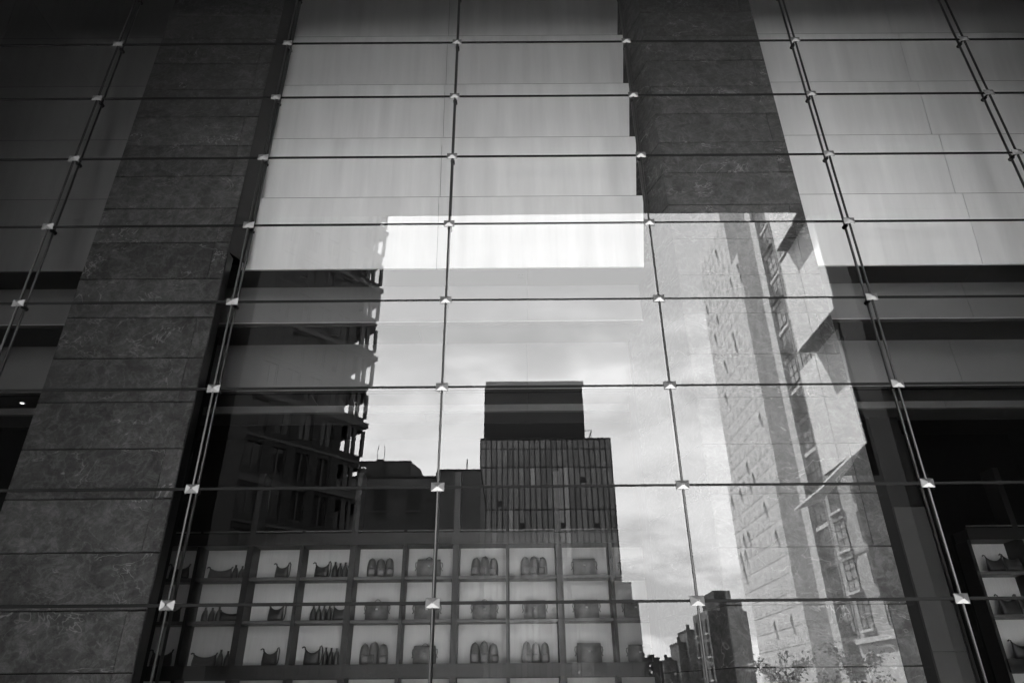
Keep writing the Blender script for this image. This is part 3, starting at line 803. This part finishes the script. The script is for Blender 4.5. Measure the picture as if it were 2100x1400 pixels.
# ---- pale tower on the east side
PX = 60.0
pt = thing("pale_tower", "tall pale tower with rows of small flush windows, mirrored over the stone pillar", "tower", (PX, -157, 0))
def ptp(name, mt, x0, x1, d0, d1, z0, z1): return MB().box(x0 - PX, x1 - PX, 157 - d1, 157 - d0, z0, z1).build(name, mt, pt)
ptp("wall", "pale_concrete", PX + .0, PX + 16, 140.3, 147.0, 0, 106.4)
ptp("wall", "pale_concrete", PX + .02, PX + 16, 147.003, 173.6, 0, 127.0)
pwin = MB()
for (a0, a1, z0, z1) in ((-.72, -.65, 0, 1.9), (.65, .72, 0, 1.9), (-.65, .65, 0, .07), (-.65, .65, 1.83, 1.9)):
    pwin.box(-.03, .0, a0, a1, z0, z1)
pwin = pwin.mesh("window", "pale_frame")
ppane = MB().box(-.012, .0, -.64, .64, -.06, 1.68).mesh("pane", "pale_window")
popen = MB().box(-.05, .0, -.6, .6, -1.62, .0).mesh("pane", "pale_frame")
crng = random.Random(3)
for k in range(31):
    z = 9 + 3.72 * k
    ptp("floor_joint", "pale_frame", PX - .03, PX - .003, 140.3, 147.0 if z > 106 else 173.6, z - .53, z - .45) if z < 105 else ptp("floor_joint", "pale_frame", PX - .012, PX + .017, 147.1, 173.6, z - .53, z - .45)
    for i in range(9):
        d = 142.1 + 3.62 * i + (.6 if k % 2 else 0)
        if z > 102 and d < 148.2: continue
        wob = put("window", pwin, pt, (-.003 if d < 147 else .012, 157 - d, z))
        if crng.random() < .09:
            put("pane", popen, wob, (-.04, 0, 1.77), (0, R_(crng.uniform(18, 32)), 0))
        else:
            put("pane", ppane, wob, (0, 0, .14))

# ---- tan brick house with sash windows
BXF = 31.0
bb = thing("brick_house", "tan brick apartment house with sash windows and iron balconies, mirrored in the pillar", "building", (BXF, -60, 0))
def bbp(name, mt, x0, x1, d0, d1, z0, z1): return MB().box(x0 - BXF, x1 - BXF, 60 - d1, 60 - d0, z0, z1).build(name, mt, bb)
BH = 58
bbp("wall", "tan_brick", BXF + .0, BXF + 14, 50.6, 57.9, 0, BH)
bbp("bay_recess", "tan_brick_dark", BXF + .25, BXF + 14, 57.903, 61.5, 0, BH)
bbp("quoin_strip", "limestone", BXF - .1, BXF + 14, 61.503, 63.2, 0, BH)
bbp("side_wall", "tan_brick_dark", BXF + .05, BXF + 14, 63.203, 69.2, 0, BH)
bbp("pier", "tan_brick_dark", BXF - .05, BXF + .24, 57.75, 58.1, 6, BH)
def sash(w, h, name):
    mb = MB()
    mb.box(-.08, .0, -w / 2, -w / 2 + .12, 0, h); mb.box(-.08, .0, w / 2 - .12, w / 2, 0, h)
    mb.box(-.08, .0, -w / 2 + .12, w / 2 - .12, 0, .12); mb.box(-.08, .0, -w / 2 + .12, w / 2 - .12, h - .12, h)
    mb.box(-.07, .0, -.06, .06, .12, h - .12); mb.box(-.065, .0, -w / 2 + .12, -.06, h * .36, h * .36 + .1); mb.box(-.065, .0, .06, w / 2 - .12, h * .36, h * .36 + .1)
    mb.box(-.06, .0, -w / 2 + .12, -.06, h * .68, h * .68 + .08); mb.box(-.06, .0, .06, w / 2 - .12, h * .68, h * .68 + .08)
    return mb.mesh(name, "sash"), MB().box(-.04, .0, -w / 2 + .06, w / 2 - .06, .05, h - .05).mesh("pane", "sash_glass")
sB, pB = sash(2.2, 2.7, "window"); sA, pA = sash(2.3, 2.8, "window"); sC, pC = sash(1.0, 2.6, "window")
sillB = MB().box(-.3, .0, -1.3, 1.3, -.22, -.003).mesh("sill", "limestone")
headB = MB().box(-.16, .0, -1.25, 1.25, 2.703, 3.0).mesh("lintel", "tan_brick_dark")
srng = random.Random(9)
for k in range(15):
    z = 2.7 + 3.55 * k
    if k == 1: pass
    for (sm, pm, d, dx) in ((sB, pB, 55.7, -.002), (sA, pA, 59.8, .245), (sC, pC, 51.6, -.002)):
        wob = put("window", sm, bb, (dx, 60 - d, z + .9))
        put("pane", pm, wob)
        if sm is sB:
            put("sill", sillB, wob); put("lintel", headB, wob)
    if k % 2 == 1:
        bal = MB()
        for q in range(13): bal.box(-.42, -.38, -1.3 + .2 * q, -1.26 + .2 * q, -.2, .85)
        bal.box(-.44, -.36, -1.32, 1.32, .85, .93); bal.box(-.5, .0, -1.35, 1.35, -.32, -.2)
        bal.build("balcony", "sash", bb, (.245, 60 - 59.8, z + .95))
    bbp("spandrel", "limestone", BXF + .12, BXF + .248, 58.15, 61.4, z + .25, z + .62)
    bbp("string_course", "tan_brick_dark", BXF - .06, BXF - .003, 50.6, 57.7, z + .18, z + .36) if k % 3 == 0 else None
    for q in range(3):
        bbp("brick_band", "tan_brick", BXF + .03, BXF + .047, 63.3, 69.2, z + 1.1 * q + .5, z + 1.1 * q + .54)
bbp("cornice", "limestone", BXF - .6, BXF - .063, 50.4, 57.6, 6.05, 6.45)
bbp("ground_storey", "limestone", BXF - .3, BXF - .062, 50.5, 57.65, 0, 6.04)

# ---- pale cantilevered blocks on a black wing
bw = thing("black_wing", "black clad wing of the shop building along the east side", "building", (24, -19, 0))
MB().box(0, 14, -19.2, 18.5, 0, 32).build("wall", "black_cladding", bw)
for q in range(9):
    MB().box(-.03, -.003, -19.2, 18.5, 3.4 * q + 3.3, 3.4 * q + 3.4).build("ledge", "dark_metal_frame", bw)
pb = thing("stepped_volume", "stepped pale volume whose upper storeys jut out over dark soffits", "building", (20, -30, 14))
def block(xf, d0, d1, z0, z1, joints):
    MB().box(xf - 20 + .06, 23.99 - 20, 30 - d1, 30 - d0, z0 - 14, z1 - 14 - .003).build("body", "black_cladding", pb)
    e = [d0] + joints + [d1]
    for a_, b_ in zip(e, e[1:]):
        MB().box(xf - 20, xf - 20 + .057, 30 - b_ + .035, 30 - a_ - .035, z0 - 14 + .06, z1 - 14 - .06).build("panel", "pale_cladding", pb)
    MB().box(xf - 20 + .003, 23.98 - 20, 30 - d1 - .05, 30 - d1 - .003, z0 - 14 + .02, z1 - 14 - .02).build("end_panel", "pale_cladding", pb)
block(20.0, 28.4, 34.4, 14.3, 21.6, [31.9])
block(18.85, 26.0, 31.6, 21.605, 28.6, [29.2])
block(18.1, 24.6, 30.15, 28.605, 39.0, [27.9])
MB().poly([(x - 20, 30 - d, z) for z in (-.14, -.02) for x, d in ((20.30, 39.9), (20.10, 36.8), (20.0, 34.5), (19.55, 30.5), (19.3, 27.7), (20.2, 31.0), (20.65, 33.5), (21.25, 37.7))],
          [tuple(range(7, -1, -1)), tuple(range(8, 16))] + [(i, (i + 1) % 8, (i + 1) % 8 + 8, i + 8) for i in range(8)]).build("curved_lip", "pale_cladding", pb)

# ---- mid-rise and low roofs at the end of the street
mr = thing("corner_midrise", "small dark mid-rise with a roof tower and windows in its paler side, low behind the pillar edge", "building", (28, -92, 0))
MB().box(-1.6, 3.6, -9, 2, 0, 12.6).build("wall", "far_dark", mr)
MB().box(-1.66, -1.603, -9, 2, 0, 12.75).build("side_wall", "grey_render_light", mr)  # side wall in a paler grey than the front
MB().box(.4, 2.7, -8, 1, 12.603, 16.0).build("roof_tower", "far_dark", mr)
MB().box(2.703, 3.59, -8, 0.5, 12.603, 14.6).build("roof_tower", "far_brick", mr)
mw_ = MB().box(-.05, 0, -.55, .55, 0, 1.7).mesh("window", "dark_window")
msill = MB().box(-.16, 0, -.75, .75, -.2, -.003).mesh("sill", "limestone")
for k in range(4):
    for i in range(4):
        wob = put("window", mw_, mr, (-1.663, .6 - 2.6 * i, 1.6 + 2.8 * k))
        put("sill", msill, wob)
LOW = [(14.5, 23.2, 8.6, 146), (23.3, 26.5, 11.3, 150), (26.7, 31.6, 9.9, 158), (31.8, 34.6, 9.2, 155), (34.8, 36.4, 12.6, 152), (36.5, 38.6, 14.9, 150), (38.8, 43.5, 11.6, 154), (44, 52, 12.8, 160)]
LNAME = ["widest", "narrow", "long pale", "lowest", "stepped", "tallest chimneyed", "broad", "outermost"]
for (xa, xb, hh, dd), nm in zip(LOW, LNAME):
    t = thing("distant_house", f"{nm} of the distant dark houses at the end of the mirrored street", "house", ((xa + xb) / 2, -dd, 0), "distant houses at the street's end")
    a2 = (xb - xa) / 2
    MB().box(-a2, a2, -9, 0, 0, hh).build("wall", "far_brick" if nm != "long pale" else "grey_render_light", t)
    MB().box(-a2 - .1, a2 + .1, -9.1, .15, hh + .003, hh + .3).build("roof", "far_dark", t)
    MB().box(-a2 * .4, -a2 * .4 + .6, -3, -2.4, hh + .303, hh + 1.5).build("chimney", "far_dark", t)
    if a2 > 1.2:
        MB().box(a2 * .2, a2 * .7, -4, -2, hh + .303, hh + 1.0).build("roof_hatch", "far_dark", t)
    for q in range(3):
        for i in range(max(1, int(a2 * 2 / 2.2))):
            MB().box(-a2 + .7 + 2.2 * i, -a2 + 1.5 + 2.2 * i, .003, .05, 1.2 + 2.9 * q, 2.7 + 2.9 * q).build("window", "dark_window", t)

# ---- street trees
def tree(label, x, d, h, spread, seed, nleaf=900):
    rg = random.Random(seed)
    t = thing("street_tree", label, "tree", (x, -d, 0), "young street trees behind the camera")
    tr = MB()
    tr.tube([(0, 0, -.05), (.03, .02, h * .35), (-.02, .03, h * .7), (.02, 0, h * .95)], [.07, .055, .035, .012], 8)
    tips = []
    for q in range(11):
        a = q * 2.4 + rg.uniform(-.3, .3); z0 = h * rg.uniform(.38, .8); L = spread * rg.uniform(.55, 1.0) * (1.15 - z0 / h * .5)
        p1 = Vector((math.cos(a) * L * .5, math.sin(a) * L * .5, z0 + L * .3)); p2 = Vector((math.cos(a) * L, math.sin(a) * L, z0 + L * .55 + rg.uniform(-.1, .2)))
        tr.tube([(0, 0, z0), p1, p2], [.028, .018, .006], 5)
        tips += [(p1, .5), (p2, .8), ((p1 + p2) / 2, .7)]
    tips += [(Vector((0, 0, h * .95)), .7)]
    tr.build("trunk", "bark", t)
    lv = MB()
    for q in range(nleaf):
        c, sp = rg.choice(tips)
        p = c + Vector((rg.gauss(0, .2), rg.gauss(0, .2), rg.gauss(0, .16))) * spread * sp * .75
        s_ = rg.uniform(.035, .075)
        u = Vector((rg.uniform(-1, 1), rg.uniform(-1, 1), rg.uniform(-.6, .6))).normalized(); v = u.orthogonal().normalized()
        v = (v * math.cos(rg.uniform(0, 6.28)) + u.cross(v) * math.sin(rg.uniform(0, 6.28))).normalized()
        lv.poly([p - u * s_ * 1.3, p + v * s_ * .6, p + u * s_ * 1.3, p - v * s_ * .6], [(0, 1, 2, 3)])
    lv.build("crown", "leaf", t)
tree("young tree mirrored in front of the backpack niches", -5.0, 20, 3.75, 1.25, 1)
tree("thin sapling mirrored below the dark glass tower", 2.9, 21, 2.9, .8, 2, 500)
tree("sapling mirrored low before the distant houses", 5.6, 21, 2.95, .8, 3, 500)
tree("bushy tree mirrored at the foot of the pale tower", 10.2, 20, 3.3, 1.5, 4, 1500)
tree("bushy tree mirrored at the foot of the brick house", 13.2, 21, 3.4, 1.5, 5, 1500)
